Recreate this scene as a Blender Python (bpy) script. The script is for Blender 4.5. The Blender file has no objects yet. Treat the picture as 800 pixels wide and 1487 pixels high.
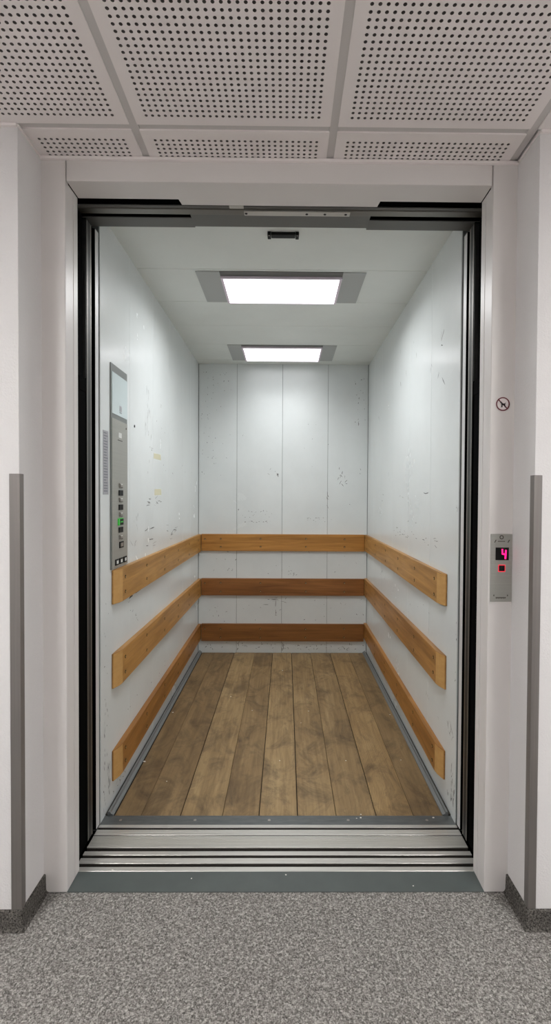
import bpy, bmesh, math, random
from mathutils import Vector, Matrix

SC = bpy.context.scene
COL = SC.collection

# ------------------------------------------------------------------ materials
def lin(c):
    return tuple(((v/255)/12.92 if v/255 <= .04045 else ((v/255+.055)/1.055)**2.4) for v in c) + (1.0,)

class Mat:
    def __init__(self, name, col=(200,200,200), rough=.5, metal=0., spec=.5):
        self.m = bpy.data.materials.new(name); self.m.use_nodes = True
        self.t = self.m.node_tree; self.b = self.t.nodes['Principled BSDF']
        self.b.inputs['Base Color'].default_value = lin(col)
        self.b.inputs['Roughness'].default_value = rough
        self.b.inputs['Metallic'].default_value = metal
        self.b.inputs['Specular IOR Level'].default_value = spec
    def n(self, kind, **kw):
        nd = self.t.nodes.new(kind)
        for k, v in kw.items():
            if k in nd.inputs: nd.inputs[k].default_value = v
            else: setattr(nd, k, v)
        return nd
    def l(self, a, b): self.t.links.new(a, b)
    def coords(self, scale=(1,1,1), which='Object'):
        tc = self.n('ShaderNodeTexCoord'); mp = self.n('ShaderNodeMapping')
        mp.inputs['Scale'].default_value = scale
        self.l(tc.outputs[which], mp.inputs['Vector']); return mp.outputs['Vector']
    def noise(self, vec, scale, detail=4, rough=.55, dist=0.):
        nd = self.n('ShaderNodeTexNoise'); nd.inputs['Scale'].default_value = scale
        nd.inputs['Detail'].default_value = detail; nd.inputs['Roughness'].default_value = rough
        nd.inputs['Distortion'].default_value = dist
        self.l(vec, nd.inputs['Vector']); return nd.outputs['Fac']
    def ramp(self, fac, stops):
        r = self.n('ShaderNodeValToRGB'); e = r.color_ramp.elements
        while len(e) < len(stops): e.new(.5)
        for el, (p, c) in zip(e, stops):
            el.position = p; el.color = lin(c) if len(c) == 3 else c
        self.l(fac, r.inputs['Fac']); return r.outputs['Color']
    def mix(self, fac, a, b, mode='MIX'):
        m = self.n('ShaderNodeMix', data_type='RGBA', blend_type=mode)
        for s, v in ((0, fac), (6, a), (7, b)):
            if hasattr(v, 'is_linked'): self.l(v, m.inputs[s])
            elif s == 0: m.inputs[0].default_value = v
            else: m.inputs[s].default_value = v if len(v) == 4 else lin(v)
        return m.outputs[2]
    def bump(self, h, strength=.3, dist=.002):
        b = self.n('ShaderNodeBump'); b.inputs['Strength'].default_value = strength
        b.inputs['Distance'].default_value = dist
        self.l(h, b.inputs['Height']); self.l(b.outputs['Normal'], self.b.inputs['Normal'])
    def col(self, c): self.l(c, self.b.inputs['Base Color'])
    def rough(self, f, lo, hi):
        mr = self.n('ShaderNodeMapRange'); mr.inputs['To Min'].default_value = lo; mr.inputs['To Max'].default_value = hi
        self.l(f, mr.inputs['Value']); self.l(mr.outputs['Result'], self.b.inputs['Roughness'])

M = {}
def flat(name, col, rough=.5, metal=0., spec=.5):
    M[name] = Mat(name, col, rough, metal, spec).m
def emis(name, col, strength, base=(20,20,20)):
    a = Mat(name, base, .4); a.b.inputs['Emission Color'].default_value = lin(col)
    a.b.inputs['Emission Strength'].default_value = strength; M[name] = a.m

# plaster with wallpaper grain
a = Mat('plaster_wall', (224,222,222), .75, 0, .25)
v = a.coords(); a.bump(a.noise(v, 190, 3, .6), .55, .0025); M['plaster_wall'] = a.m
a = Mat('frame_paint', (220,216,214), .38, 0, .4); v = a.coords()
a.bump(a.noise(v, 350, 2), .04, .001); M['frame_paint'] = a.m
# ceiling tile
a = Mat('tile_white', (238,232,230), .8, 0, .2); v = a.coords()
a.bump(a.noise(v, 300, 2), .1, .001); M['tile_white'] = a.m
flat('tile_hole_shade', (116,111,109), .95, 0, .1)  # greys the hole walls and bottoms: shade of the depth put into the colour
flat('runner_metal', (205,201,199), .5, 0, .4)
# car paint
def car_paint(name, c0, c1, rough):
    a = Mat(name, c0, rough, 0, .5); v = a.coords((1,1,1))
    n1 = a.noise(v, 2.2, 5, .6)
    c = a.mix(a.ramp(n1, [(.35,(0,0,0)),(.75,(255,255,255))]), c0, c1)
    v2 = a.coords((60,60,2.2)); n2 = a.noise(v2, 1.0, 4, .7)           # faint vertical wipe streaks
    c = a.mix(a.ramp(n2, [(.62,(0,0,0)),(.8,(60,60,60))]), c, (178,178,172))
    v3 = a.coords((34,34,20)); n3 = a.noise(v3, 1.0, 6, .72)            # tiny chips
    c = a.mix(a.ramp(n3, [(.715,(0,0,0)),(.74,(150,150,150))]), c, (92,92,90))
    a.col(c); a.rough(n1, rough-.06, rough+.1)
    a.bump(a.noise(v, 14, 3), .05, .004); M[name] = a.m
car_paint('car_paint', (219,224,224), (209,214,214), .23)
car_paint('car_ceiling_paint', (226,230,226), (218,222,218), .42)
flat('seam', (120,124,124), .8)
flat('scuff', (62,63,64), .8)
flat('scuff_pale', (128,130,128), .8)
flat('tape_residue', (208,205,178), .6)
# steel
def steel(name, col, rough, stretch=(3,3,180), metal=1.):
    a = Mat(name, col, rough, metal); v = a.coords(stretch)
    n = a.noise(v, 1.0, 3, .6); a.rough(n, rough-.08, rough+.12)
    lo = tuple(int(x*.86) for x in col)
    a.col(a.mix(n, lo, col)); M[name] = a.m
steel('brushed_steel', (176,172,166), .42)
steel('panel_steel', (180,180,173), .42, (3,3,180), .45)
steel('sill_aluminium', (208,206,201), .34, (2,240,60), .55)
steel('guard_steel', (150,145,142), .45, (220,220,2), .7)
steel('door_steel', (92,92,91), .5)
steel('rail_steel', (132,130,125), .4, (3,200,200))
flat('bright_edge', (214,214,214), .4, .15)
flat('dark_steel', (118,121,121), .5, .3)
flat('light_side_plate', (176,178,176), .45, .3)
flat('rubber_gap_black', (7,7,7), .95, 0, .03)
flat('shaft_dark', (8,8,8), .95, 0, .03)
flat('groove_dark', (60,57,53), .8, 0, .2)  # sill track shade put into the colour; also fills the floor angle joint
flat('black_plastic', (20,21,21), .5, 0, .2)
flat('dark_grey_paint', (104,104,101), .5, .2)
flat('screw_metal', (168,150,110), .35, .8)
flat('screw_hole', (66,46,24), .8)
flat('engraving', (78,74,68), .7)
flat('sign_white', (235,226,226), .5)
flat('sign_red', (104,34,44), .5)
flat('sign_black', (34,14,20), .5)
flat('label_grey', (160,161,166), .5)
flat('label_ink', (122,123,130), .6)
flat('panel_screen', (196,210,212), .12)
flat('panel_frame', (128,132,130), .4, .4)
flat('button_white', (212,214,210), .4)
flat('chip_white', (228,224,216), .8)
emis('digit_glow', (255,20,110), 2.6)
emis('red_glow', (255,36,66), 1.15)
emis('green_glow', (50,190,60), .6)
emis('lamp_diffuser', (252,252,255), 2.2, (240,240,240))
emis('added_light_diffuser', (254,254,252), 40, (240,240,240))
flat('diffuser_frame', (226,214,226), .4)

# lino strip
a = Mat('slate_lino', (98,105,103), .5, 0, .4); v = a.coords()
a.col(a.mix(a.noise(v, 9, 4), (70,76,76), (88,95,93))); M['slate_lino'] = a.m
# threshold plate in the car
a = Mat('threshold_steel', (98,102,104), .4, .6); v = a.coords((14,60,14))
a.col(a.mix(a.noise(v, 1, 5), (78,82,84), (122,126,126))); M['threshold_steel'] = a.m
# carpet
a = Mat('carpet', (120,116,113), .95, 0, .1); v = a.coords()
n1 = a.noise(v, 130, 2, .55); n2 = a.noise(v, 260, 2, .6)
vo = a.n('ShaderNodeTexVoronoi'); vo.inputs['Scale'].default_value = 210
dv = a.n('ShaderNodeTexNoise'); dv.inputs['Scale'].default_value = 240; a.l(v, dv.inputs['Vector'])
ds = a.n('ShaderNodeVectorMath', operation='SCALE'); ds.inputs['Scale'].default_value = .010; a.l(dv.outputs['Color'], ds.inputs[0])
dd = a.n('ShaderNodeVectorMath', operation='ADD'); a.l(v, dd.inputs[0]); a.l(ds.outputs[0], dd.inputs[1]); a.l(dd.outputs[0], vo.inputs['Vector'])
sp = a.n('ShaderNodeSeparateColor'); a.l(vo.outputs['Color'], sp.inputs['Color'])
c = a.ramp(sp.outputs['Red'], [(0,(46,44,42)),(.3,(96,93,90)),(.62,(140,136,132)),(1,(226,222,216))])
c = a.mix(.42, c, a.ramp(n1, [(.36,(44,42,40)),(.5,(118,114,110)),(.64,(214,210,204))]))
c = a.mix(.25, c, a.ramp(n2, [(.36,(50,48,46)),(.64,(206,202,197))]))
c = a.mix(.15, c, a.mix(a.noise(v, 5, 3), (132,122,118), (126,130,123)))
a.col(c); a.bump(n2, .9, .006); M['carpet'] = a.m
a = Mat('carpet_skirting', (92,88,85), .95, 0, .1); v = a.coords()
n = a.noise(v, 210, 3, .65); a.col(a.ramp(n, [(.35,(40,38,36)),(.65,(126,122,117))])); a.bump(n, .8, .006); M['carpet_skirting'] = a.m
# worn plank floor (plank attribute gives each board its own tone)
a = Mat('plank_wood', (130,108,78), .5, 0, .35)
at = a.n('ShaderNodeAttribute', attribute_name='plank'); pl = at.outputs['Fac']
tc = a.n('ShaderNodeTexCoord'); cb = a.n('ShaderNodeCombineXYZ'); 
mul = a.n('ShaderNodeMath', operation='MULTIPLY'); mul.inputs[1].default_value = 7.3; a.l(pl, mul.inputs[0])
a.l(mul.outputs[0], cb.inputs['Y']); a.l(mul.outputs[0], cb.inputs['Z'])
ad = a.n('ShaderNodeVectorMath', operation='ADD'); a.l(tc.outputs['Object'], ad.inputs[0]); a.l(cb.outputs[0], ad.inputs[1])
def mp(scale):
    m = a.n('ShaderNodeMapping'); m.inputs['Scale'].default_value = scale; a.l(ad.outputs[0], m.inputs['Vector']); return m.outputs['Vector']
grain = a.noise(mp((60,3.0,3)), 1, 6, .65, .6)
broad = a.noise(mp((7,1.6,1)), 1, 5, .6, .8)
stain = a.noise(mp((7,4.5,1)), 1, 7, .72, .9)
c = a.ramp(broad, [(.25,(136,118,88)),(.5,(182,161,120)),(.75,(212,193,150))])
c = a.mix(.4, c, a.ramp(grain, [(.3,(112,92,66)),(.55,(180,157,117)),(.75,(210,190,148))]))
c = a.mix(a.ramp(stain, [(.47,(0,0,0)),(.70,(225,225,225))]), c, (92,78,62))
fine = a.noise(mp((90,40,1)), 1, 4, .7)
c = a.mix(a.ramp(fine, [(.64,(0,0,0)),(.72,(150,150,150))]), c, (70,58,46))
fl = a.noise(mp((55,30,1)), 1, 2, .5); c = a.mix(a.ramp(fl, [(.76,(0,0,0)),(.79,(190,190,190))]), c, (205,194,168))
# cathedral grain on the board with the highest tone value
wv = a.n('ShaderNodeTexWave', wave_type='RINGS', rings_direction='SPHERICAL'); wv.inputs['Scale'].default_value = 9
wv.inputs['Distortion'].default_value = 3.5; wv.inputs['Detail'].default_value = 3; wv.inputs['Detail Scale'].default_value = 1.2
m_ = a.n('ShaderNodeMapping'); m_.inputs['Scale'].default_value = (7,1.0,1); m_.inputs['Location'].default_value = (-2.1,-1.2,0)
a.l(tc.outputs['Object'], m_.inputs['Vector']); a.l(m_.outputs['Vector'], wv.inputs['Vector'])
gt = a.n('ShaderNodeMath', operation='GREATER_THAN'); gt.inputs[1].default_value = .95; a.l(pl, gt.inputs[0])
wf = a.n('ShaderNodeMath', operation='MULTIPLY'); a.l(gt.outputs[0], wf.inputs[0])
wr = a.ramp(wv.outputs['Fac'], [(.55,(0,0,0)),(.95,(150,150,150))]); a.l(wr, wf.inputs[1])
c = a.mix(wf.outputs[0], c, (84,64,42))
tone = a.ramp(pl, [(0,(176,164,154)),(.3,(206,196,186)),(.6,(226,218,210)),(1,(218,205,190))])
c = a.mix(1.0, c, tone, 'MULTIPLY')
a.col(c); a.rough(broad, .42, .62); a.bump(grain, .12, .002); M['plank_wood'] = a.m
flat('floor_gap', (38,31,24), .9)
# varnished rail wood: tone from the object's colour, grain along local X
a = Mat('rail_wood', (170,120,60), .42, 0, .45)
oi = a.n('ShaderNodeObjectInfo'); tc = a.n('ShaderNodeTexCoord')
sc_ = a.n('ShaderNodeVectorMath', operation='SCALE'); sc_.inputs['Scale'].default_value = 11
cb = a.n('ShaderNodeCombineXYZ'); a.l(oi.outputs['Random'], cb.inputs['X']); a.l(oi.outputs['Random'], cb.inputs['Z'])
a.l(cb.outputs[0], sc_.inputs[0])
ad = a.n('ShaderNodeVectorMath', operation='ADD'); a.l(tc.outputs['Object'], ad.inputs[0]); a.l(sc_.outputs[0], ad.inputs[1])
grain = a.noise(mp((2.2,40,40)), 1, 5, .6, .8)
band = a.noise(mp((.9,9,13)), 1, 3, .5, 1.5)
blot = a.noise(mp((7,12,12)), 1, 5, .65)
c = a.mix(1.0, oi.outputs['Color'], a.ramp(grain, [(.3,(206,200,188)),(.7,(255,255,255))]), 'MULTIPLY')
c = a.mix(1.0, c, a.ramp(band, [(.3,(214,206,190)),(.5,(250,250,244)),(.62,(255,255,255))]), 'MULTIPLY')
c = a.mix(a.ramp(blot, [(.55,(0,0,0)),(.85,(110,110,110))]), c, (110,82,46))
a.col(c); a.rough(blot, .34, .52); a.bump(grain, .06, .001); M['rail_wood'] = a.m
a = Mat('rail_chamfer', (206,166,104), .5, 0, .4); v = a.coords((6,60,60)); a.col(a.mix(a.noise(v, 1, 4), (184,138,78), (208,166,106))); M['rail_chamfer'] = a.m  # lighter wood tone for the chamfered ends of the side boards

# ------------------------------------------------------------------ mesh helpers
class MB:
    def __init__(self): self.bm = bmesh.new(); self.slots = []
    def mi(self, m):
        if m not in self.slots: self.slots.append(m)
        return self.slots.index(m)
    def box(self, x0, x1, y0, y1, z0, z1, m, bev=0., seg=2):
        t = bmesh.new(); bmesh.ops.create_cube(t, size=1)
        bmesh.ops.scale(t, vec=(x1-x0, y1-y0, z1-z0), verts=t.verts)
        bmesh.ops.translate(t, vec=((x0+x1)/2, (y0+y1)/2, (z0+z1)/2), verts=t.verts)
        if bev > 0: bmesh.ops.bevel(t, geom=t.edges[:], offset=bev, segments=seg, affect='EDGES', profile=.6)
        self.merge(t, m)
    def merge(self, t, m, mat=None):
        i = self.mi(m); mp_ = {}
        for v in t.verts: mp_[v] = self.bm.verts.new(mat @ v.co if mat else v.co)
        for f in t.faces:
            try: nf = self.bm.faces.new([mp_[v] for v in f.verts]); nf.material_index = i; nf.smooth = f.smooth
            except ValueError: pass
        t.free()
    def face(self, pts, m):
        f = self.bm.faces.new([self.bm.verts.new(p) for p in pts]); f.material_index = self.mi(m); return f
    def prism(self, pts, d, m, bev=0.):
        """closed polygon pts (3D) extruded by the vector d"""
        t = bmesh.new(); d = Vector(d)
        a_ = [t.verts.new(Vector(p)) for p in pts]; b_ = [t.verts.new(Vector(p)+d) for p in pts]
        n = len(pts); t.faces.new(a_); t.faces.new(b_[::-1])
        for i in range(n): t.faces.new([a_[i], b_[i], b_[(i+1) % n], a_[(i+1) % n]][::-1])
        bmesh.ops.recalc_face_normals(t, faces=t.faces)
        if bev > 0: bmesh.ops.bevel(t, geom=t.edges[:], offset=bev, segments=2, affect='EDGES')
        self.merge(t, m)
    def disc(self, c, r, h, axis, m, n=16, r2=None):
        t = bmesh.new(); bmesh.ops.create_cone(t, cap_ends=True, segments=n, radius1=r, radius2=r if r2 is None else r2, depth=h)
        rot = Vector((0,0,1)).rotation_difference(Vector(axis)).to_matrix().to_4x4()
        self.merge(t, m, Matrix.Translation(Vector(c)) @ rot)
    def ring(self, c, ro, ri, h, ax_u, ax_v, m, n=32):
        ax_u, ax_v = Vector(ax_u), Vector(ax_v); w = ax_u.cross(ax_v)*h; c = Vector(c); t = bmesh.new(); R = []
        for i in range(n):
            d = ax_u*math.cos(2*math.pi*i/n)+ax_v*math.sin(2*math.pi*i/n)
            R.append([t.verts.new(c+d*r+w*k) for r, k in ((ri,0),(ro,0),(ro,1),(ri,1))])
        for i in range(n):
            p, q = R[i], R[(i+1) % n]
            for j in range(4): t.faces.new([p[j], p[(j+1) % 4], q[(j+1) % 4], q[j]])
        bmesh.ops.recalc_face_normals(t, faces=t.faces); self.merge(t, m)
    def build(self, name, parent=None, smooth=False):
        me = bpy.data.meshes.new(name); self.bm.to_mesh(me); self.bm.free()
        for s in self.slots: me.materials.append(M[s])
        if smooth:
            for p in me.polygons: p.use_smooth = True
        o = bpy.data.objects.new(name, me); COL.objects.link(o)
        if parent: o.parent = parent; o.matrix_parent_inverse = Matrix.Translation(-Vector(parent.location))
        return o

def thing(o, label, cat, group=None):
    o['label'] = label; o['category'] = cat
    if group: o['group'] = group
    return o
def empty(name, loc, label, cat, group=None):
    o = bpy.data.objects.new(name, None); COL.objects.link(o); o.location = loc; o.empty_display_size = .05
    return thing(o, label, cat, group)
def struct(o, label, cat):
    o['kind'] = 'structure'; o['label'] = label; o['category'] = cat; return o

# ------------------------------------------------------------------ measures (metres)
NL, NR = -.7925, .7462            # niche side walls
YO = -.14                         # corridor wall face
JL, JR, JD = -.7156, .6676, .0943 # jamb faces and depth
HZ, CZ = 2.3245, 2.40             # header underside, corridor ceiling
XL, XR, YB, YF, CC = -.7331, .6878, 2.548, .345, 2.4216   # car interior
CX0, CX1, CY0 = -2.4, 2.4, -3.3   # corridor behind the camera

# ------------------------------------------------------------------ corridor shell
b = MB(); b.box(CX0-.1, CX1+.1, CY0-.1, -.002, -.05, 0, 'carpet')
struct(b.build('floor'), 'grey speckled carpet floor in front of the elevator', 'floor')
b = MB(); b.box(CX0-.1, NL, YO, .1, 0, 2.46, 'plaster_wall', .002)
struct(b.build('wall_left'), 'white textured wall left of the elevator niche', 'wall')
b = MB(); b.box(NR, CX1+.1, YO, .1, 0, 2.46, 'plaster_wall', .002)
struct(b.build('wall_right'), 'white textured wall right of the elevator niche', 'wall')
b = MB(); b.box(CX0-.1, CX1+.1, CY0-.1, CY0, 0, 2.46, 'plaster_wall')
struct(b.build('wall_back'), 'white corridor wall behind the viewer', 'wall')
b = MB(); b.box(CX0-.1, CX0, CY0, YO, 0, 2.46, 'plaster_wall')
struct(b.build('wall_end_left'), 'white end wall of the corridor on the left', 'wall')
b = MB(); b.box(CX1, CX1+.1, CY0, YO, 0, 2.46, 'plaster_wall')
struct(b.build('wall_end_right'), 'white end wall of the corridor on the right', 'wall')

# ceiling: slab, runners, perforated tiles
P = .0183; T = .5905; RX = [-1.0446, -.4535, .1363, .7268]; RY = [-.1321, -.1321-T]
b = MB()
b.box(CX0-.1, CX1+.1, CY0-.1, .1, 2.46, 2.52, 'tile_white')
b.box(CX0, CX1, CY0, RY[1]-.014, 2.402, 2.42, 'tile_white')
b.box(CX0, RX[0]-.014, RY[1]-.014, YO, 2.402, 2.42, 'tile_white')
b.box(RX[3]+T+.014, CX1, RY[1]-.014, YO, 2.402, 2.42, 'tile_white')
struct(b.build('ceiling'), 'pale corridor ceiling above the perforated tiles', 'ceiling')
b = MB()
for i, x in enumerate(RX + [RX[3]+T]):
    y1 = 0 if i in (1, 2, 3) else YO
    b.box(x-.0135, x+.0135, RY[1]-.0135, y1, 2.4035, 2.43, 'runner_metal', .0008)
edges = RX + [RX[3]+T]
for i in range(4):
    for y in RY:
        if y == RY[0] and i == 3: continue
        x0 = edges[i]+.0137
        if y == RY[0] and i == 0: x0 = NL
        b.box(x0, edges[i+1]-.0137, y-.0125, y+.0125, 2.405, 2.43, 'runner_metal', .0008)
struct(b.build('trim_1'), 'grey metal grid strips between the perforated ceiling tiles', 'trim')
# wall angle under the tiles
b = MB()
b.box(NL, NR, -.010, 0, 2.389, 2.3985, 'tile_white', .001)
struct(b.build('trim_2'), 'pale angle strip where the ceiling meets the elevator header', 'trim')
b = MB()
b.box(NL, NL+.004, YO, -.010, 2.392, 2.3985, 'tile_white'); b.box(NR-.004, NR, YO, -.010, 2.392, 2.3985, 'tile_white')
b.box(CX0, NL, YO-.008, YO, 2.390, 2.3985, 'tile_white'); b.box(NR, CX1, YO-.008, YO, 2.390, 2.3985, 'tile_white')
struct(b.build('trim_3'), 'thin pale angle strip along the corridor wall tops', 'trim')

def tile(x0, x1, y0, y1, hx, hy, label):
    bm = bmesh.new(); r = .0046; z0, z1 = 2.40, 2.412
    xs = [x0, hx[0]-P/2] + [h+P/2 for h in hx] + [x1]; ys = [y0, hy[0]-P/2] + [h+P/2 for h in hy] + [y1]
    V = {}
    def vt(i, j):
        if (i, j) not in V: V[i, j] = bm.verts.new((xs[i], ys[j], z0))
        return V[i, j]
    nx, ny = len(xs)-1, len(ys)-1
    for i in range(nx):
        for j in range(ny):
            q = [vt(i, j), vt(i, j+1), vt(i+1, j+1), vt(i+1, j)]
            if i in (0, nx-1) or j in (0, ny-1): bm.faces.new(q); continue
            cx, cy = hx[i-1], hy[j-1]
            ang = [225, 180, 135, 90, 45, 0, 315, 270]
            lo = [bm.verts.new((cx+r*math.cos(math.radians(t)), cy+r*math.sin(math.radians(t)), z0)) for t in ang]
            hi = [bm.verts.new((v.co.x, v.co.y, z1-.002)) for v in lo]
            for k in range(4):
                bm.faces.new([q[k], lo[2*k+1], lo[2*k]]); bm.faces.new([q[k], q[(k+1) % 4], lo[2*k+1]])
                bm.faces.new([q[(k+1) % 4], lo[(2*k+2) % 8], lo[2*k+1]])
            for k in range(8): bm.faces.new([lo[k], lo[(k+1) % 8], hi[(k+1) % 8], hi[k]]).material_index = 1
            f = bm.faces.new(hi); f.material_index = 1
    c = [(x0,y0),(x0,y1),(x1,y1),(x1,y0)]
    top = [bm.verts.new((x, y, z1)) for x, y in c]; bot = [bm.verts.new((x, y, z0)) for x, y in c]
    for k in range(4): bm.faces.new([bot[k], bot[(k+1) % 4], top[(k+1) % 4], top[k]])
    bm.faces.new(top)
    me = bpy.data.meshes.new('ceiling_tile'); bm.to_mesh(me); bm.free()
    me.materials.append(M['tile_white']); me.materials.append(M['tile_hole_shade'])
    o = bpy.data.objects.new('ceiling_tile', me); COL.objects.link(o)
    return thing(o, label, 'ceiling tile', 'perforated ceiling tiles')
hole = lambda e, n: [e + T/2 + (k-(n-1)/2)*P for k in range(n)]
big = ['large perforated ceiling tile at left corner, over the left corridor wall', 'large perforated ceiling tile directly before the elevator header, between two others',
       'large perforated ceiling tile on the right, ending at the right niche wall', 'sliver of perforated ceiling tile beyond the right grid strip, over the right wall']
g = .0115
hy = [RY[0]-.0465-k*P for k in range(28)][::-1]
for i in range(4):
    e0, e1 = edges[i], edges[i+1]
    tile(e0+g, e1-g, RY[1]+g, RY[0]-g, hole(e0, 28), hy, big[i])
hy2 = [-.0800+k*P for k in range(5)]
small = ['narrow cut ceiling tile strip above the left end of the header', 'narrow cut ceiling tile strip above the middle of the header',
         'narrow cut ceiling tile strip above the right end of the header']
for i in range(3):
    e0, e1 = edges[i], edges[i+1]; hx = hole(e0, 28); x0 = e0+g
    if i == 0: x0 = NL+.001; hx = [h for h in hx if h > NL+.03]
    tile(x0, e1-g, RY[0]+g, -.0005, hx, hy2[:4]+[-.0805+4*P-.0016], small[i])

# carpet skirting (coved) along both corridor walls and into the niche
def skirting(sgn, name, label):
    b = MB(); X = NL if sgn < 0 else NR; far = CX0 if sgn < 0 else CX1
    prof = [(0,0),(.016,0),(.010,.003),(.0075,.010),(.006,.058),(.004,.060),(0,.060)]   # distance from the wall, height
    path = [(far, YO, 0, -1), (X, YO, -sgn, -1), (X, 0, -sgn, 0)]
    t = bmesh.new(); rows = []
    for x, y, ox, oy in path: rows.append([t.verts.new((x+ox*d, y+oy*d, z+.0005)) for d, z in prof])
    for p, q in zip(rows, rows[1:]):
        for k in range(len(prof)): t.faces.new([p[k], p[(k+1) % len(prof)], q[(k+1) % len(prof)], q[k]])
    t.faces.new(rows[0]); t.faces.new(rows[-1][::-1]); bmesh.ops.recalc_face_normals(t, faces=t.faces)
    b.merge(t, 'carpet_skirting'); struct(b.build(name), label, 'skirting')
skirting(-1, 'baseboard_left', 'grey carpet skirting along the left wall')
skirting(1, 'baseboard_right', 'grey carpet skirting along the right wall')

# corner guards
def guard(sgn, z1, wf, ws, label):
    X = NL if sgn < 0 else NR; t = .003; o = -sgn
    pts = [(X+sgn*wf, YO), (X+sgn*wf, YO-t), (X+o*t, YO-t), (X+o*t, YO+ws), (X, YO+ws), (X, YO)]
    b = MB(); b.prism([(x, y, .0615) for x, y in pts], (0, 0, z1-.0615), 'guard_steel', .0006)
    thing(b.build('corner_guard'), label, 'corner guard', 'steel corner guards of the niche')
guard(-1, 1.376, .0285, .020, 'tall grey steel corner guard on the left wall corner')
guard(1, 1.381, .0215, .022, 'tall grey steel corner guard on the right wall corner')

# ------------------------------------------------------------------ landing frame
def jamb(x0, x1, face, name, label):
    s = 1 if face == x1 else -1; b = MB()
    gy = .058
    pts = [(x0 if s > 0 else x1, 0), (face-s*.002, 0), (face, .002), (face, gy), (face-s*.004, gy+.001), (face-s*.004, gy+.004), (face, gy+.005), (face, JD), (x0 if s > 0 else x1, JD)]
    b.prism([(x, y, 0) for x, y in pts], (0, 0, 2.3995), 'frame_paint')
    struct(b.build(name), label, 'door frame')
jamb(NL, JL, JL, 'trim_4', 'white metal jamb on the left of the elevator opening')
jamb(JR, NR, JR, 'trim_5', 'white metal jamb on the right of the elevator opening')
b = MB(); x0, x1 = JL+.0035, JR-.0035
b.box(x0, x1, 0, JD, HZ, 2.3985, 'frame_paint', .0025)
b.prism([(-.372, JD-.003, HZ+.0005), (.318, JD-.003, HZ+.0005), (.313, .126, HZ+.0005), (-.366, .126, HZ+.0005)], (0, 0, .05), 'frame_paint')
struct(b.build('trim_6'), 'white metal header across the top of the elevator opening', 'door frame')
b = MB(); b.box(JL-.02, JR+.02, JD+.0005, JD+.004, HZ+.052, 2.46, 'shaft_dark')
b.box(JL+.0002, JL+.0033, .02, JD, HZ+.001, 2.40, 'shaft_dark'); b.box(JR-.0033, JR-.0002, .02, JD, HZ+.001, 2.40, 'shaft_dark')
struct(b.build('trim_7'), 'dark joint behind the white header', 'trim')

# shaft around the gap
b = MB()
b.box(-1.75, -1.70, .1, .34, -.3, 2.6, 'shaft_dark'); b.box(1.65, 1.70, .1, .34, -.3, 2.6, 'shaft_dark')
b.box(-1.7, 1.65, .1, .34, 2.55, 2.6, 'shaft_dark'); b.box(-1.7, 1.65, .1, .34, -.3, -.25, 'shaft_dark')
b.box(-1.7, XL-.03, .342, .36, -.3, 2.6, 'shaft_dark'); b.box(XR+.03, 1.65, .342, .36, -.3, 2.6, 'shaft_dark')
b.box(XL-.03, XR+.03, .342, .36, CC+.03, 2.6, 'shaft_dark'); b.box(-.8, .75, .1, .26, -.25, -.03, 'shaft_dark')
struct(b.build('wall_shaft'), 'dark elevator shaft behind the door gap', 'wall')

# head rail of the landing doors and car door header
b = MB(); b.box(-.80, .75, .150, .203, 2.341, 2.42, 'rubber_gap_black', .001)  # black body: darkness of the door gap put into its colour
b.box(-.80, .75, .153, .168, 2.337, 2.341, 'dark_grey_paint', .001); b.box(-.80, .75, .168, .201, 2.334, 2.341, 'rail_steel', .002)
rail = struct(b.build('trim_8'), 'grey steel rail above the open landing doors', 'door rail')
b = MB(); b.box(-.155, .225, .170, .196, 2.3295, 2.334, 'sill_aluminium', .001)
for x in (-.148, .07, .135, .21): b.disc((x, .183, 2.3292), .005, .001, (0,0,-1), 'black_plastic')
b.box(-.205, -.155, .142, .160, 2.333, 2.341, 'sill_aluminium', .001)
b.build('door_catch', rail)
b = MB()
for x0, x1, y0, y1, z in ((-.80, -.358, .268, .335, 2.360), (-.356, .306, .210, .300, 2.345), (.308, .75, .268, .335, 2.357)):
    b.box(x0, x1, y0, y1, z+.003, 2.44, 'rubber_gap_black'); b.box(x0, x1, y0+.001, y1, z, z+.003, 'dark_grey_paint', .0006)  # black upper part carries the gap's darkness in its colour
struct(b.build('trim_9'), 'dark grey stepped door header of the elevator car', 'trim')

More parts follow.
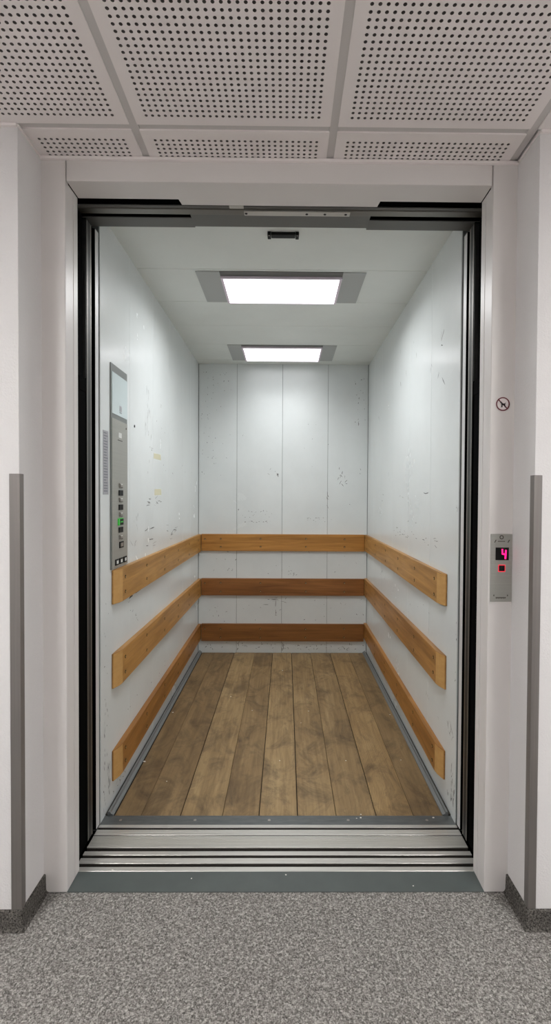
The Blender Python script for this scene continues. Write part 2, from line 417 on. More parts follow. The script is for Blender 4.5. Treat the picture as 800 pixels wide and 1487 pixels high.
# retracted doors
def sliding(sgn, face, y0, y1, name, label, edge_mat, light=()):
    far = face+sgn*.42; b = MB()
    b.box(min(face, far), max(face, far), y0, y1, .012, 2.33, 'rubber_gap_black', .001)
    o = struct(b.build(name), label, 'door')
    c = MB(); c.box(min(face, face-sgn*.001), max(face, face-sgn*.001), y0+.001, y1-.001, .013, 2.328, edge_mat, .0003); c.build('leading_edge', o)
    for q0, q1 in light:
        c = MB(); c.box(min(face, face-sgn*.002), max(face, face-sgn*.002), q0, q1, .014, 2.325, 'brushed_steel', .0004); c.build('edge_strip', o)
    return o
for s, A, B, Cc, nm in ((-1, -.745, -.738, -.732, 'left'), (1, .703, .692, .690, 'right')):
    n = {'left': ('door_1', 'door_2', 'door_3'), 'right': ('door_4', 'door_5', 'door_6')}[nm]
    o = sliding(s, A, .140, .205, n[0], 'outer landing door panel slid into the %s wall' % nm, 'rubber_gap_black')
    c = MB(); f0, f1 = sorted((A-.0003*s, A-s*.009))
    c.box(f0, f1, .142, .213, .014, 1.735, 'rubber_gap_black', .002); c.build('rubber_edge', o)
    c = MB(); c.box(f0-.002, f1+.002, .150, .216, 1.69, 1.74, 'rubber_gap_black', .003); c.build('stop_block', o)
    o = sliding(s, B, .222, .268, n[1], 'inner landing door panel slid into the %s wall' % nm, 'door_steel', ((.226, .231), (.260, .266)))
    c = MB(); g0, g1 = sorted((B+.0005*s, B+.030*s)); c.box(g0, g1, .2195, .2218, 1.745, 2.325, 'door_steel', .0005); c.build('cover_plate', o)
    o = sliding(s, Cc, .291, .324, n[2], 'pale edge of the car door slid to the %s' % nm, 'bright_edge')

# sills
def profile(b, ys, x0, x1, m):
    """ys: (y, z) top line of an extruded sill"""
    pts = [(x0, y, z) for y, z in ys] + [(x0, ys[-1][0], -.03), (x0, ys[0][0], -.03)]
    n0 = len(b.bm.faces); b.prism(pts, (x1-x0, 0, 0), m); dk = b.mi('groove_dark'); b.bm.faces.ensure_lookup_table()
    for f in b.bm.faces[n0:]:
        f.normal_update()
        if f.normal.z < .35 and not (f.normal.y < -.5 and f.calc_center_median().y < .0875): f.material_index = dk  # upright aluminium faces take the painted track shade
b = MB(); b.box(JL, JR, -.002, .0865, -.03, .0025, 'slate_lino')
struct(b.build('trim_10'), 'slate grey strip between carpet and elevator sill', 'threshold')
b = MB(); d = -.012
profile(b, [(.0868,.002),(.0885,.004),(.0943,.004)], JL, JR, 'sill_aluminium')
xs0, xs1 = -.7325, .6895
profile(b, [(.0943,.004),(.1065,.004),(.1078,.0025)], xs0, xs1, 'sill_aluminium')
profile(b, [(.1078,d),(.1246,d)], xs0, xs1, 'groove_dark')
profile(b, [(.1246,.002),(.1255,.003),(.1365,.003),(.1375,.0015),(.1385,.003),(.1508,.003),(.1517,.002)], xs0, xs1, 'sill_aluminium')
profile(b, [(.1517,d),(.1655,d)], xs0, xs1, 'groove_dark')
profile(b, [(.1655,.002),(.1665,.003),(.1855,.003),(.1866,.002)], xs0, xs1, 'sill_aluminium')
profile(b, [(.1866,d),(.2047,d)], xs0, xs1, 'groove_dark')
rib = [(.2047,.001),(.2062,.0035),(.2155,.0035)]
y = .2165
while y < .262: rib += [(y,.001),(y+.0022,.001),(y+.0032,.0035),(y+.0062,.0035)]; y += .0074
profile(b, rib+[(.2647,.0015)], xs0, xs1, 'sill_aluminium')
struct(b.build('trim_11'), 'grooved aluminium landing sill with three dark door tracks', 'threshold')
b = MB()
profile(b, [(.2725,.002),(.2737,.0035),(.288,.0035),(.289,.002),(.290,.0035),(.3035,.0035),(.3043,.002)], xs0, xs1, 'sill_aluminium')
profile(b, [(.3043,d),(.3165,d)], xs0, xs1, 'groove_dark')
profile(b, [(.3165,.002),(.3175,.004),(.332,.004),(.333,.002)], xs0, xs1, 'sill_aluminium')
struct(b.build('trim_12'), 'narrow aluminium car sill with one dark track', 'threshold')
b = MB(); b.box(XL, XR, .3335, .3912, -.03, .0028, 'threshold_steel', .0006)
o = struct(b.build('trim_13'), 'dark steel plate covering the front edge of the plank floor', 'threshold')
for x in (-.66, -.36, -.06, .26, .58):
    c = MB(); c.disc((x, .362, .0032), .006, .0012, (0,0,1), 'brushed_steel'); c.build('screw', o)

# ------------------------------------------------------------------ elevator car
rnd = random.Random(11)
def marks(b, regs, place):
    """scuffs as raised slivers on the wall skin; place(u, z) -> point just proud of the wall"""
    for u0, z0, u1, z1, n, size, mode in regs:
        for _ in range(n):
            u = rnd.uniform(min(u0,u1), max(u0,u1)); z = rnd.uniform(min(z0,z1), max(z0,z1))
            if mode == 'd' and abs(u1-u0) > .15:      # scuffs follow the diagonal of the region
                k = rnd.random(); u = u0+(u1-u0)*k; z = z0+(z1-z0)*k+rnd.gauss(0, .012)
            L = size*rnd.uniform(.35, 1.25)
            an = {'v': math.pi/2, 'h': 0., 'd': rnd.choice((.8, 2.2)), 'r': rnd.uniform(0, math.pi)}[mode]+rnd.gauss(0, .1 if mode == 'h' else .18)
            w = rnd.uniform(.0009, .0025); k = rnd.randint(2, 4)
            pts = []; pu, pz = u-math.cos(an)*L/2, z-math.sin(an)*L/2
            for i in range(k+1):
                pts.append((pu, pz)); an += rnd.gauss(0, .1 if mode in 'hv' else .25); pu += math.cos(an)*L/k; pz += math.sin(an)*L/k
            up, dn = [], []
            for i, (q, r) in enumerate(pts):
                ww = w*(.25 if i in (0, k) else rnd.uniform(.6, 1.2))
                up.append((q-math.sin(an)*ww, r+math.cos(an)*ww)); dn.append((q+math.sin(an)*ww, r-math.cos(an)*ww))
            m = 'scuff' if rnd.random() < .6 else 'scuff_pale'
            for i in range(k):
                qd = [up[i], up[i+1], dn[i+1], dn[i]]
                if all(zz > .004 for _, zz in qd): b.face([place(*p) for p in qd], m)
BACK = [(-0.712,2.355,-0.482,2.156,16,.012,'v'),(-0.712,2.183,-0.578,1.494,26,.011,'v'),(-0.666,2.241,-0.433,1.437,10,.008,'r'),(-0.363,1.195,-0.109,1.138,16,.012,'r'),(-0.363,1.114,-0.114,1.095,16,.012,'h'),(0.181,1.151,0.39,1.106,14,.01,'h'),(0.433,1.558,0.509,1.42,11,.03,'r'),(-0.076,1.509,-0.064,1.486,4,.028,'v'),(0.348,1.349,0.36,1.234,5,.03,'v'),(0.33,1.305,0.36,1.295,2,.02,'h'),(0.572,2.319,0.668,1.877,20,.014,'v'),(-0.404,1.252,-0.386,1.195,2,.016,'v'),(-0.174,1.554,-0.087,1.48,3,.02,'d'),(-0.377,1.852,-0.354,1.818,1,.016,'d'),(-0.663,0.857,0.673,0.642,16,.012,'r'),(0.021,0.756,0.126,0.652,8,.02,'d'),(-0.489,0.719,-0.396,0.673,4,.016,'d'),(-0.175,0.464,0.006,0.371,7,.05,'h'),(-0.082,0.453,-0.069,0.278,4,.05,'v'),(-0.604,0.363,-0.557,0.305,2,.03,'v'),(-0.691,0.462,0.664,0.263,26,.016,'r'),(-0.69,0.083,0.666,0.023,70,.016,'r'),(-0.406,0.084,-0.388,0.019,5,.03,'v'),(-0.034,0.085,-0.01,0.021,5,.03,'v'),(0.141,2.017,0.668,1.212,8,.008,'r'),(0.607,1.559,0.63,1.501,1,.02,'v')]
LEFT = [(1.0,1.875,1.08,1.613,12,.04,'v'),(1.256,1.851,1.335,1.826,3,.03,'d'),(.962,1.689,.988,1.621,3,.04,'v'),(1.04,1.579,1.122,1.562,4,.03,'h'),(1.288,1.589,1.336,1.577,1,.02,'d'),(1.013,1.519,1.053,1.496,1,.02,'v'),(.988,1.304,1.405,1.262,12,.06,'h'),(.775,1.231,.842,1.143,7,.03,'v'),(.722,1.106,.808,1.068,3,.06,'d'),(.975,1.040,1.864,1.150,16,.09,'h'),(.962,1.742,2.299,1.428,12,.012,'r'),(1.548,1.514,2.299,1.482,4,.02,'h'),(.691,.83,.841,.70,8,.02,'d'),(.374,.533,.427,.021,26,.02,'v'),(.376,.896,.437,.509,8,.012,'r'),(.427,.195,.451,.036,14,.03,'v'),(.6,.328,1.593,.26,10,.015,'h'),(.47,.09,.70,.03,16,.03,'r')]
RIGHT = [(2.127,1.929,1.987,1.841,3,.03,'v'),(1.727,1.474,1.637,1.429,2,.05,'v'),(1.519,1.128,.60,1.077,24,.04,'h'),(1.182,1.191,.974,1.178,3,.03,'h'),(.419,1.307,.36,1.266,4,.02,'r'),(.914,1.34,.789,1.315,2,.05,'h'),(1.963,1.331,1.201,1.265,4,.05,'h'),(1.936,.78,1.763,.768,4,.05,'d'),(.766,1.933,.545,1.831,4,.05,'d'),(.663,2.079,.56,1.985,3,.05,'d'),(1.547,2.201,1.006,1.959,5,.04,'v'),(.491,.372,.375,.324,6,.05,'d'),(.398,.242,.352,.072,14,.03,'v'),(.454,.094,.36,.07,10,.03,'v'),(.382,.985,.352,.555,6,.012,'r'),(.775,.364,.537,.336,5,.02,'d'),(1.547,.839,.543,.6,10,.012,'r')]
SK = .00035
# left wall: tall panels with narrow joints
def wall_panels(b, cuts, z1, boxer, gap=.0014):
    for u0, u1 in zip(cuts, cuts[1:]): boxer(u0+gap/2, u1-gap/2)
b = MB(); cy = [YF, .7135, 1.122, 1.508, 1.925, 2.2, YB]
b.box(XL-.03, XL-.004, YF, YB, -.03, 2.45, 'seam')
wall_panels(b, cy, 0, lambda u0, u1: b.box(XL-.02, XL, u0, u1, -.02, CC+.02, 'car_paint', .0008, 1))
marks(b, LEFT, lambda u, z: (XL+SK, u, z))
for y0, y1, z0, z1 in ((1.135,1.30,1.522,1.556),(1.150,1.31,1.318,1.356)):
    b.face([(XL+SK*.6, y0, z0),(XL+SK*.6, y1, z0+.002),(XL+SK*.6, y1-.01, z1),(XL+SK*.6, y0+.006, z1-.004)], 'tape_residue')
b.disc((XL+.001, .787, 1.65), .0065, .002, (1,0,0), 'black_plastic')
for u0, u1, z in ((.70,.76,.835),(.80,.95,.842)):    # black rub marks under the top rail
    b.face([(XL+SK, u0, z-.006),(XL+SK, u1, z-.002),(XL+SK, u1-.01, z+.009),(XL+SK, u0+.02, z+.006)], 'scuff')
struct(b.build('wall_car_left'), 'scuffed pale grey left wall of the elevator car', 'wall')
b = MB(); cy = [YF, .737, 1.15, 1.56, 1.95, 2.25, YB]
b.box(XR+.004, XR+.03, YF, YB, -.03, 2.45, 'seam')
wall_panels(b, cy, 0, lambda u0, u1: b.box(XR, XR+.02, u0, u1, -.02, CC+.02, 'car_paint', .0008, 1))
marks(b, RIGHT, lambda u, z: (XR-SK, u, z))
struct(b.build('wall_car_right'), 'scuffed pale grey right wall of the elevator car', 'wall')
b = MB(); cx = [XL+.0018, -.4115, -.0307, .3507, XR-.0018]
b.box(XL-.03, XR+.03, YB+.004, YB+.03, -.03, 2.45, 'seam')
wall_panels(b, cx, 0, lambda u0, u1: b.box(u0, u1, YB, YB+.02, -.02, CC+.02, 'car_paint', .001, 1), .0026)
marks(b, BACK, lambda u, z: (u, YB-SK, z))
struct(b.build('wall_car_back'), 'scuffed pale grey four panel back wall of the elevator car', 'wall')
# car ceiling: boards across with fine joints, open for nothing (lights are surface units)
b = MB(); cyc = [YF, .8226, 1.2255, 1.615, 2.014, 2.425, YB]
b.box(XL-.03, XR+.03, YF, YB+.02, CC+.006, CC+.03, 'seam')
wall_panels(b, cyc, 0, lambda u0, u1: b.box(XL-.02, XR+.02, u0, u1, CC, CC+.012, 'car_ceiling_paint', .0008, 1), .003)
struct(b.build('ceiling_car'), 'pale grey panelled ceiling of the elevator car', 'ceiling')
# plank floor
b = MB(); PX = [-.695, -.5871, -.426, -.2534, -.1032, .0557, .2149, .3799, .5338, .656]
gaps = [0, .0012, .0036, .0016, .0036, .0040, .0022, .0036, .0012, 0]
b.box(XL, XR, .3913, YB, -.05, -.006, 'floor_gap')
bm = b.bm
tones = [.02, .25, .62, .45, .70, .60, .52, 1.0, .34]
lay = bm.loops.layers.color.new('plank')
for i in range(9):
    before = set(bm.faces)
    b.box(PX[i]+gaps[i]/2, PX[i+1]-gaps[i+1]/2, .3915, YB-.004+rnd.uniform(-.004, 0), -.02, 0, 'plank_wood', .0010, 1)
    for f in set(bm.faces)-before:
        for lp in f.loops: lp[lay] = (tones[i],)*3+(1.,)
struct(b.build('floor_car'), 'worn brown plank floor of the elevator car', 'floor')
# steel edge angles along the side walls
for s, X, nm, lb in ((-1, XL, 'baseboard_car_left', 'left'), (1, XR, 'baseboard_car_right', 'right')):
    o = -s; b = MB()
    pts = [(X+o*.010, 0), (X+o*.034, 0), (X+o*.0335, .004), (X+o*.022, .010), (X+o*.020, .017), (X+o*.012, .017), (X+o*.010, .012)]
    b.box(min(X+o*.0005, X+o*.0095), max(X+o*.0005, X+o*.0095), .394, YB-.002, .0004, .006, 'groove_dark')
    b.prism([(x, .394, z+.0004) for x, z in pts], (0, YB-.396, 0), 'dark_steel')
    struct(b.build(nm), 'worn grey steel angle along the %s floor edge of the car' % lb, 'skirting')

# wooden rails --------------------------------------------------------------
def rail_board(side, zf, zb, h, tone, label, group):
    """boards run along local X; side boards have a long chamfer towards the door"""
    scr = MB()
    b = MB(); th = .0245
    if side == 'back':
        x0, x1 = -.7030, .6605; L = x1-x0; y0 = YB-.0005
        pts = [(0, 0), (L, 0), (L, -th), (0, -th)]
        pos = [.03, .162, .495, .874, 1.198]
        loc = Vector((x0, y0, zf)); ang = Matrix.Rotation(-math.atan2(zf-zb, L)*0, 4, 'Y')
        R_ = Matrix.Identity(4)
    else:
        e0, e1 = .470, 2.5455; L = e1-e0
        s = 1 if side == 'left' else -1
        # local x runs from the door end to the back
        pts = [(0, 0), (L, 0), (L, -th), (.070, -th), (.04, -th*.84), (0, -.006)]
        pos = [.085+.02, .445, .82, 1.19, 1.56, 1.94]
        loc = Vector((XL+.0005 if s > 0 else XR-.0005, e0, zf))
        R_ = Matrix.Rotation(math.pi/2, 4, 'Z') @ (Matrix.Identity(4) if s > 0 else Matrix.Scale(-1, 4, (0,1,0)))
        R_ = Matrix.Translation((0,0,0)) @ R_
        tilt = math.atan2(zb-zf, L)
        R_ = R_ @ Matrix.Rotation(-tilt, 4, 'Y')
    b.prism([(x, y, -h) for x, y in pts], (0, 0, h), 'rail_wood', .0016)
    if side != 'back':
        b.mi('rail_chamfer'); b.bm.faces.ensure_lookup_table()
        for f in b.bm.faces:
            f.normal_update(); cc = f.calc_center_median()
            if cc.x < .069 and f.normal.y < -.5 and f.calc_area() > 1e-4: f.material_index = 1
    o = b.build('wooden_rail'); me = o.data
    sc_mesh = None; objs = []
    c = MB(); c.disc((0,0,0), .0076, .0020, (0,-1,0), 'screw_hole', 16); c.disc((.001,-.0010,-.0015), .0042, .0012, (0,-1,0), 'screw_metal', 12); 
    c0 = c.build('screw'); sm = c0.data; bpy.data.objects.remove(c0)
    flip = side == 'right'
    if flip:      # bake the mirrored orientation into the mesh so that no object carries a negative scale
        for v in me.vertices: v.co.y = -v.co.y
        me.flip_normals()
        R_ = Matrix.Rotation(math.pi/2, 4, 'Z') @ Matrix.Rotation(-math.atan2(zb-zf, L), 4, 'Y')
        for v in sm.vertices: v.co.y = -v.co.y
        sm.flip_normals()
    o.matrix_world = Matrix.Translation(loc) @ R_
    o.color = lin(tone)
    for i, x in enumerate(pos):
        for z in (-h*.27, -h*.76):
            if side == 'back' and i in (0,) and z < -h*.5: continue
            q = bpy.data.objects.new('screw', sm); COL.objects.link(q); q.parent = o
            q.location = (x, (th if flip else -th)*1.0, z+rnd.uniform(-.004, .004))
    thing(o, label, 'wooden rail', group)
G = 'wooden bump rails inside the elevator car'
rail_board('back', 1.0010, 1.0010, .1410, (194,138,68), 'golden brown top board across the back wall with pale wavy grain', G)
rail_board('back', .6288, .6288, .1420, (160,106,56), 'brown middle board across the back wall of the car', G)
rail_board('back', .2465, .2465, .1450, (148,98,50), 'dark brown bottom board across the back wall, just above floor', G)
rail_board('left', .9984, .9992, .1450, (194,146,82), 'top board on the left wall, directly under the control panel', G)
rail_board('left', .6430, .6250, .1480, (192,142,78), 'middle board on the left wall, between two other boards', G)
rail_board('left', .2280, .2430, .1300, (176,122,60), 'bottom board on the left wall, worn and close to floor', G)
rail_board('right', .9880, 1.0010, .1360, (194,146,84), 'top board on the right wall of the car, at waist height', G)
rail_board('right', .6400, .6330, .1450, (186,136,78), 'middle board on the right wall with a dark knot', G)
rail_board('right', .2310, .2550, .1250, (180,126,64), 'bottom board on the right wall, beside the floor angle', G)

# car lights ---------------------------------------------------------------
def car_light(y0, y1, xl, xr, ex0, ex1, ey0, ey1, watt, spread, label):
    o = empty('ceiling_light', ((xl+xr)/2, (y0+y1)/2, CC), label, 'ceiling light', 'lights in the elevator ceiling')
    z = CC-.0005
    for a0, a1 in ((xl, ex0-.012), (ex1+.012, xr)):
        b = MB(); b.box(a0, a1, y0, y1, z-.004, z, 'light_side_plate', .001); b.build('side_plate', o)
    b = MB(); b.box(ex0-.012, ex1+.012, y0, ey0-.012, z-.003, z, 'dark_grey_paint')
    fr = .012
    b.box(ex0-fr, ex0, ey0-fr, ey1+.002, z-.013, z, 'diffuser_frame', .001); b.box(ex1, ex1+fr, ey0-fr, ey1+.002, z-.013, z, 'diffuser_frame', .001)
    b.box(ex0, ex1, ey0-fr, ey0, z-.013, z, 'diffuser_frame', .001); b.box(ex0, ex1, ey1, ey1+.006, z-.013, z, 'diffuser_frame', .001)
    b.build('frame', o)
    b = MB(); b.box(ex0+.0005, ex1-.0005, ey0+.0005, ey1-.0005, z-.011, z-.004, 'lamp_diffuser'); b.build('diffuser', o)
    ld = bpy.data.lights.new('lamp', 'AREA'); ld.shape = 'RECTANGLE'; ld.size = ex1-ex0-.01; ld.size_y = ey1-ey0-.01
    ld.energy = watt; ld.spread = math.radians(spread); ld.color = (.98, .988, 1)
    lo = bpy.data.objects.new('lamp', ld); COL.objects.link(lo); lo.parent = o; lo.matrix_parent_inverse = Matrix.Translation(-Vector(o.location))
    lo.location = ((ex0+ex1)/2, (ey0+ey1)/2, z-.0135)
car_light(.842, 1.222, -.452, .392, -.322, .266, .902, 1.214, 13.0, 165, 'front lit ceiling light panel in the car, nearer the door')
car_light(2.018, 2.422, -.434, .368, -.320, .254, 2.066, 2.410, 3.0, 104, 'rear lit ceiling light panel in the car, by the back wall')

# black sensor bracket on the car ceiling
o = empty('ceiling_sensor', (-.018, .492, CC), 'small black bracket fixed to the car ceiling behind the header', 'sensor')
b = MB(); b.box(-.068, .034, .476, .508, CC-.012, CC-.0005, 'black_plastic', .003); b.build('body', o)
for x0, x1 in ((-.083, -.069), (.035, .049)):
    b = MB(); b.box(x0, x1, .472, .512, CC-.014, CC-.0005, 'black_plastic', .002); b.disc(((x0+x1)/2, .480, CC-.0145), .003, .001, (0,0,-1), 'brushed_steel', 10); b.build('end_cap', o)

# car control panel ---------------------------------------------------------
PX0 = XL+.0005; py0, py1 = .453, .664
cp = empty('control_panel', (XL, (py0+py1)/2, 1.0), 'tall steel control panel with buttons and pale screen on left car wall', 'control panel')
b = MB(); b.box(PX0, PX0+.004, py0, py1, 1.002, 1.868, 'panel_frame', .0008); b.build('frame', cp)
b = MB(); b.box(PX0+.004, PX0+.006, py0+.008, py1-.001, 1.003, 1.640, 'panel_steel', .0006); b.build('faceplate', cp)
b = MB(); b.box(PX0+.004, PX0+.0055, py0+.010, py1-.001, 1.660, 1.834, 'panel_screen', .0006)
b.box(PX0+.0055, PX0+.0058, .555, .585, 1.682, 1.706, 'label_grey')
b.box(PX0+.0055, PX0+.0058, .556, .584, 1.674, 1.678, 'label_ink'); b.build('screen', cp)
F = PX0+.006
b = MB(); b.box(F, F+.0012, .540, .580, 1.566, 1.588, 'button_white', .0005); b.box(F, F+.0008, .532, .590, 1.553, 1.556, 'engraving'); b.build('emblem', cp)
b = MB(); b.disc((F+.0006, .643, 1.617), .004, .0012, (1,0,0), 'engraving', 12); b.build('keyhole', cp)
for k, z in enumerate((1.358, 1.326, 1.295, 1.263, 1.232, 1.198, 1.164, 1.132, 1.098)):
    kind = ('pale','dark','pale','dark','pale','green','dark','pale','ring')[k]
    b = MB()
    if kind == 'dark': b.box(F, F+.004, .540, .592, z-.012, z+.012, 'black_plastic', .001)
    elif kind == 'pale':
        b.box(F, F+.004, .545, .588, z-.010, z+.010, 'brushed_steel', .001); b.box(F, F+.0045, .550, .556, z-.009, z+.006, 'engraving'); b.box(F, F+.0045, .562, .586, z-.010, z-.007, 'engraving'); b.box(F+.004, F+.0046, .560, .582, z+.003, z+.008, 'button_white')
    elif kind == 'green': b.box(F, F+.004, .548, .596, z-.013, z+.013, 'black_plastic', .001)
    else:
        b.box(F, F+.004, .548, .598, z-.014, z+.014, 'black_plastic', .001); b.box(F+.004, F+.0045, .556, .590, z-.008, z+.008, 'brushed_steel')
    q = b.build('button', cp)
    if kind == 'green':
        q['label'] = 'button lit green'
        c = MB()
        c.box(F, F+.0045, .530, .547, z-.014, z+.016, 'green_glow', .001); c.box(F+.0005, F+.0045, .548, .594, z+.0135, z+.017, 'green_glow')
        c.box(F+.004, F+.0046, .556, .588, z-.002, z+.004, 'green_glow'); c.build('indicator', q)
    elif kind == 'dark': q['label'] = 'black button'
for y in (.515, .567, .622):
    z = 1.0275; b = MB(); b.box(F, F+.004, y-.020, y+.020, z-.013, z+.013, 'black_plastic', .001)
    b.box(F+.004, F+.0050, y-.011, y+.011, z-.007, z+.007, 'button_white', .0005); b.build('button', cp)['label'] = 'white button with black surround in the bottom row'
# instruction label strip
b = MB(); b.box(XL+.0002, XL+.0010, .374, .433, 1.318, 1.577, 'label_grey')
for k in range(22):
    z = 1.332+k*.0112
    b.box(XL+.0010, XL+.0012, .381, .381+rnd.uniform(.025, .045), z-.0022, z+.0022, 'label_ink')
thing(b.build('instruction_label'), 'narrow grey printed label strip on left car wall beside control panel', 'label')

# landing call panel ---------------------------------------------------------
cl = empty('call_panel', (.7085, 0, .9712), 'steel call panel with red floor display on the right jamb', 'call panel')
x0, x1, z0, z1 = .6735, .7438, .9712, 1.194
b = MB(); b.box(x0, x1, -.0032, .0006, z0, z1, 'panel_steel', .0008); b.build('faceplate', cl)
f = -.0033
b = MB(); b.ring((.7085, f, 1.1835), .0068, .0042, .0008, (1,0,0), (0,0,1), 'engraving', 24); b.build('key_ring', cl)
for x, s in ((.688, 1), (.732, 1)):
    b = MB(); b.prism([(x-.004, f, 1.166), (x-.001, f, 1.166), (x+.004, f, 1.175), (x+.001, f, 1.175)], (0, -.0006, 0), 'engraving'); b.build('mark', cl)
b = MB()
for k in range(5): b.box(.697+k*.0048, .7004+k*.0048, f-.0004, f, 1.1685, 1.1715, 'engraving')
b.build('engraved_text', cl); b = MB()
for k in range(8): b.box(.692+k*.0042, .6952+k*.0042, f-.0004, f, .9815+.001*(k % 2), .9865, 'engraving')
b.box(.684, .687, f-.0004, f, .9895, .9945, 'engraving'); b.box(.729, .732, f-.0004, f, .9895, .9945, 'engraving')
b.build('engraved_text', cl)
b = MB(); b.box(.6893, .7330, f-.0012, f, 1.1082, 1.1500, 'black_plastic', .0005); ds = b.build('display', cl)
b = MB(); zc = 1.1290; y0_, y1_ = f-.0018, f-.0012
def seg(xa, za, xb, zb, w): 
    d = Vector((xb-xa, 0, zb-za)).normalized()*w; n = Vector((-d.z, 0, d.x))
    b.prism([(xa-n.x, y1_, za-n.z), (xb-n.x, y1_, zb-n.z), (xb+n.x, y1_, zb+n.z), (xa+n.x, y1_, za+n.z)], (0, -.0006, 0), 'digit_glow')
seg(.7108, 1.1450, .7116, 1.1272, .0024); seg(.7116, 1.1290, .7225, 1.1268, .0024); seg(.7228, 1.1420, .7212, 1.1122, .0026)
b.build('digit', ds)['label'] = 'glowing pink digit 4'
bt = MB(); bt.box(.7005, .7195, f-.0022, f, 1.0722, 1.0912, 'black_plastic', .001); q = bt.build('button', cl)
b = MB(); w = .0030; u0, u1, w0, w1 = .6990, .7212, 1.0700, 1.0932
b.box(u0, u0+w, f-.0014, f, w0, w1, 'red_glow'); b.box(u1-w, u1, f-.0014, f, w0, w1, 'red_glow')
b.box(u0+w, u1-w, f-.0014, f, w0, w0+w*.7, 'red_glow'); b.box(u0+w, u1-w, f-.0014, f, w1-w*.7, w1, 'red_glow')
b.build('lit_ring', q)['label'] = 'red lit ring'

# no dogs sign ---------------------------------------------------------------
cx_, cz_ = .7072, 1.6190; r = .0232
b = MB(); b.disc((cx_, -.0004, cz_), r, .0014, (0,-1,0), 'sign_white', 40)
sg = thing(b.build('prohibition_sign'), 'round red and white no dogs sticker on the right jamb', 'sign')
b = MB(); b.ring((cx_, -.0019, cz_), r-.0006, r-.0044, .0006, (1,0,0), (0,0,1), 'sign_red', 40)
ux = (r-.003)*.7071
b.prism([(cx_-ux-.0012, -.0013, cz_+ux-.0012), (cx_-ux+.0012, -.0013, cz_+ux+.0012), (cx_+ux+.0012, -.0013, cz_-ux+.0012), (cx_+ux-.0012, -.0013, cz_-ux-.0012)], (0, -.0006, 0), 'sign_red')
b.build('ring', sg)
dog = [(-.0085,.0068),(-.0070,.0085),(-.0050,.0080),(-.0030,.0045),(.0000,.0020),(.0060,.0020),(.0085,.0050),(.0095,.0045),(.0075,.0000),(.0082,-.0060),(.0100,-.0105),(.0065,-.0105),(.0050,-.0050),(.0015,-.0035),(-.0010,-.0040),(-.0015,-.0105),(-.0055,-.0105),(-.0048,-.0030),(-.0058,.0030),(-.0090,.0045)]
b = MB(); b.prism([(cx_+x, -.0011, cz_+z) for x, z in dog], (0, -.0012, 0), 'sign_black'); b.build('pictogram', sg)

# paint chips on the floor -----------------------------------------------------
chips = [(-.672,1.341,.010),(-.685,.787,.012),(-.5406,.6397,.006),(-.0233,.82,.006),(.3059,.8207,.006),(.611,.3765,.009),(.5824,.8278,.006),(.6362,1.3471,.007),(.0956,1.235,.005),(-.0184,2.1057,.008),(-.3538,1.6111,.007),(-.1996,1.4014,.006),(.1469,1.3932,.006),(.3124,.375,.008),(.2955,.372,.006),(.318,.402,.006),(.0074,.0697,.006),(-.3158,.0546,.005),(.4368,.0205,.005),(-.598,.092,.007)]
for x, y, s in chips:
    b = MB(); t = bmesh.new(); bmesh.ops.create_icosphere(t, subdivisions=1, radius=s*.55)
    for v in t.verts: v.co = Vector((v.co.x*rnd.uniform(.7, 1.3), v.co.y*rnd.uniform(.6, 1.0), v.co.z*rnd.uniform(.25, .45)))
    zb = .0004 if y > .3915 else (.0030 if y > .333 else (.0042 if y > .0868 else .0027))
    if abs(x) > .66 and y > .4: zb = .0125
    lo = min(v.co.z for v in t.verts)
    bmesh.ops.translate(t, vec=(x, y, zb-lo), verts=t.verts); b.merge(t, 'chip_white')
    o = b.build('paint_chip')
    thing(o, 'tiny white paint chip lying on the plank floor' if y > .3915 and zb < .01 else ('tiny white paint chip lying on the steel floor angle at left' if zb > .01 else ('tiny white paint chip lying on the dark steel plate' if y > .333 else 'tiny white paint chip lying on the threshold before the car')), 'paint chip', 'paint chips on the floor')

LY = -1.75
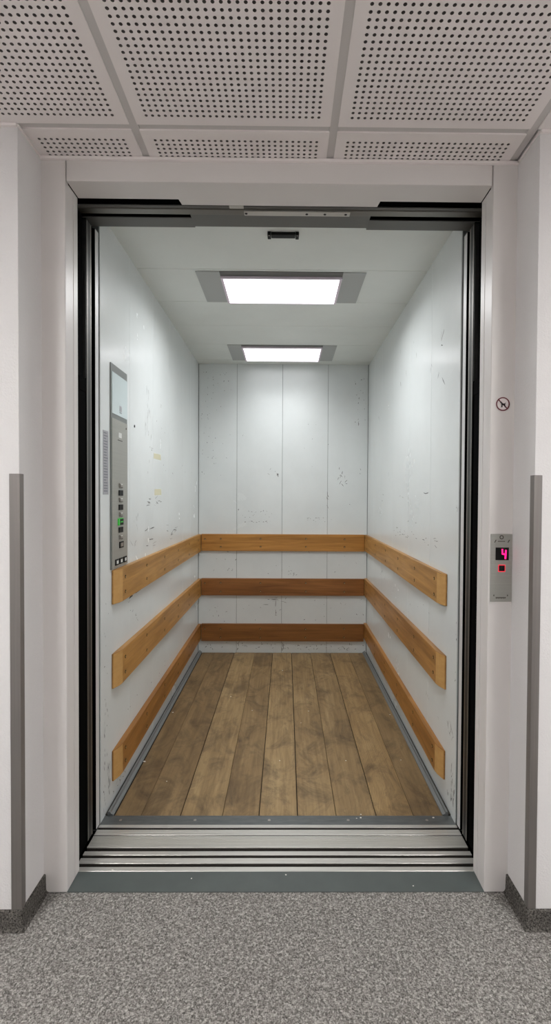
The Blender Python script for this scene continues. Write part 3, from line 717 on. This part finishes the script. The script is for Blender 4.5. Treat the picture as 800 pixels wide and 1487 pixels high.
# ------------------------------------------------------------------ added corridor lamps (unseen, behind the viewer), placed for side light
for i, x in enumerate((-1.5, 1.5)):
    o = empty('added_corridor_light', (x, LY, 2.40), ('added unseen square ceiling lamp in the left stretch of the corridor', 'added unseen square ceiling lamp in the right stretch of the corridor')[i], 'ceiling light', 'added corridor lamps')
    b = MB(); h = .30
    for a0, a1, c0, c1 in ((-h,h,-h,-h+.02),(-h,h,h-.02,h),(-h,-h+.02,-h+.02,h-.02),(h-.02,h,-h+.02,h-.02)): b.box(x+a0, x+a1, LY+c0, LY+c1, 2.385, 2.4015, 'frame_paint', .002)
    b.build('frame', o)
    b = MB(); b.box(x-h+.021, x+h-.021, LY-h+.021, LY+h-.021, 2.388, 2.398, 'added_light_diffuser'); b.build('diffuser', o)

# ------------------------------------------------------------------ camera, world, colour
yaw, pitch, roll, f_px, cx, cy_ = .0085, -.0196, .0057, 720.74, 420.99, 736.60
fw = Vector((math.sin(yaw)*math.cos(pitch), math.cos(yaw)*math.cos(pitch), math.sin(pitch)))
r0 = Vector((math.cos(yaw), -math.sin(yaw), 0)); u0 = r0.cross(fw)
rt = r0*math.cos(roll)+u0*math.sin(roll); up = -r0*math.sin(roll)+u0*math.cos(roll)
cam = bpy.data.cameras.new('camera'); co = bpy.data.objects.new('camera', cam); COL.objects.link(co)
co.matrix_world = Matrix(((rt.x, up.x, -fw.x, 0), (rt.y, up.y, -fw.y, -1.6233), (rt.z, up.z, -fw.z, 1.3099), (0, 0, 0, 1)))
cam.sensor_fit = 'AUTO'; cam.sensor_width = 36; cam.lens = f_px*36/1487
cam.shift_x = (400-cx)/1487; cam.shift_y = (cy_-743.5)/1487; cam.clip_start = .02
SC.camera = co
w = bpy.data.worlds.new('world'); SC.world = w; w.use_nodes = True
w.node_tree.nodes['Background'].inputs['Color'].default_value = (0, 0, 0, 1)
SC.view_settings.view_transform = 'Standard'; SC.view_settings.look = 'None'
SC.view_settings.exposure = 0.0; SC.view_settings.gamma = 1.0; SC.view_settings.use_curve_mapping = False
SC.cycles.use_denoising = True; SC.cycles.max_bounces = 14; SC.cycles.diffuse_bounces = 8
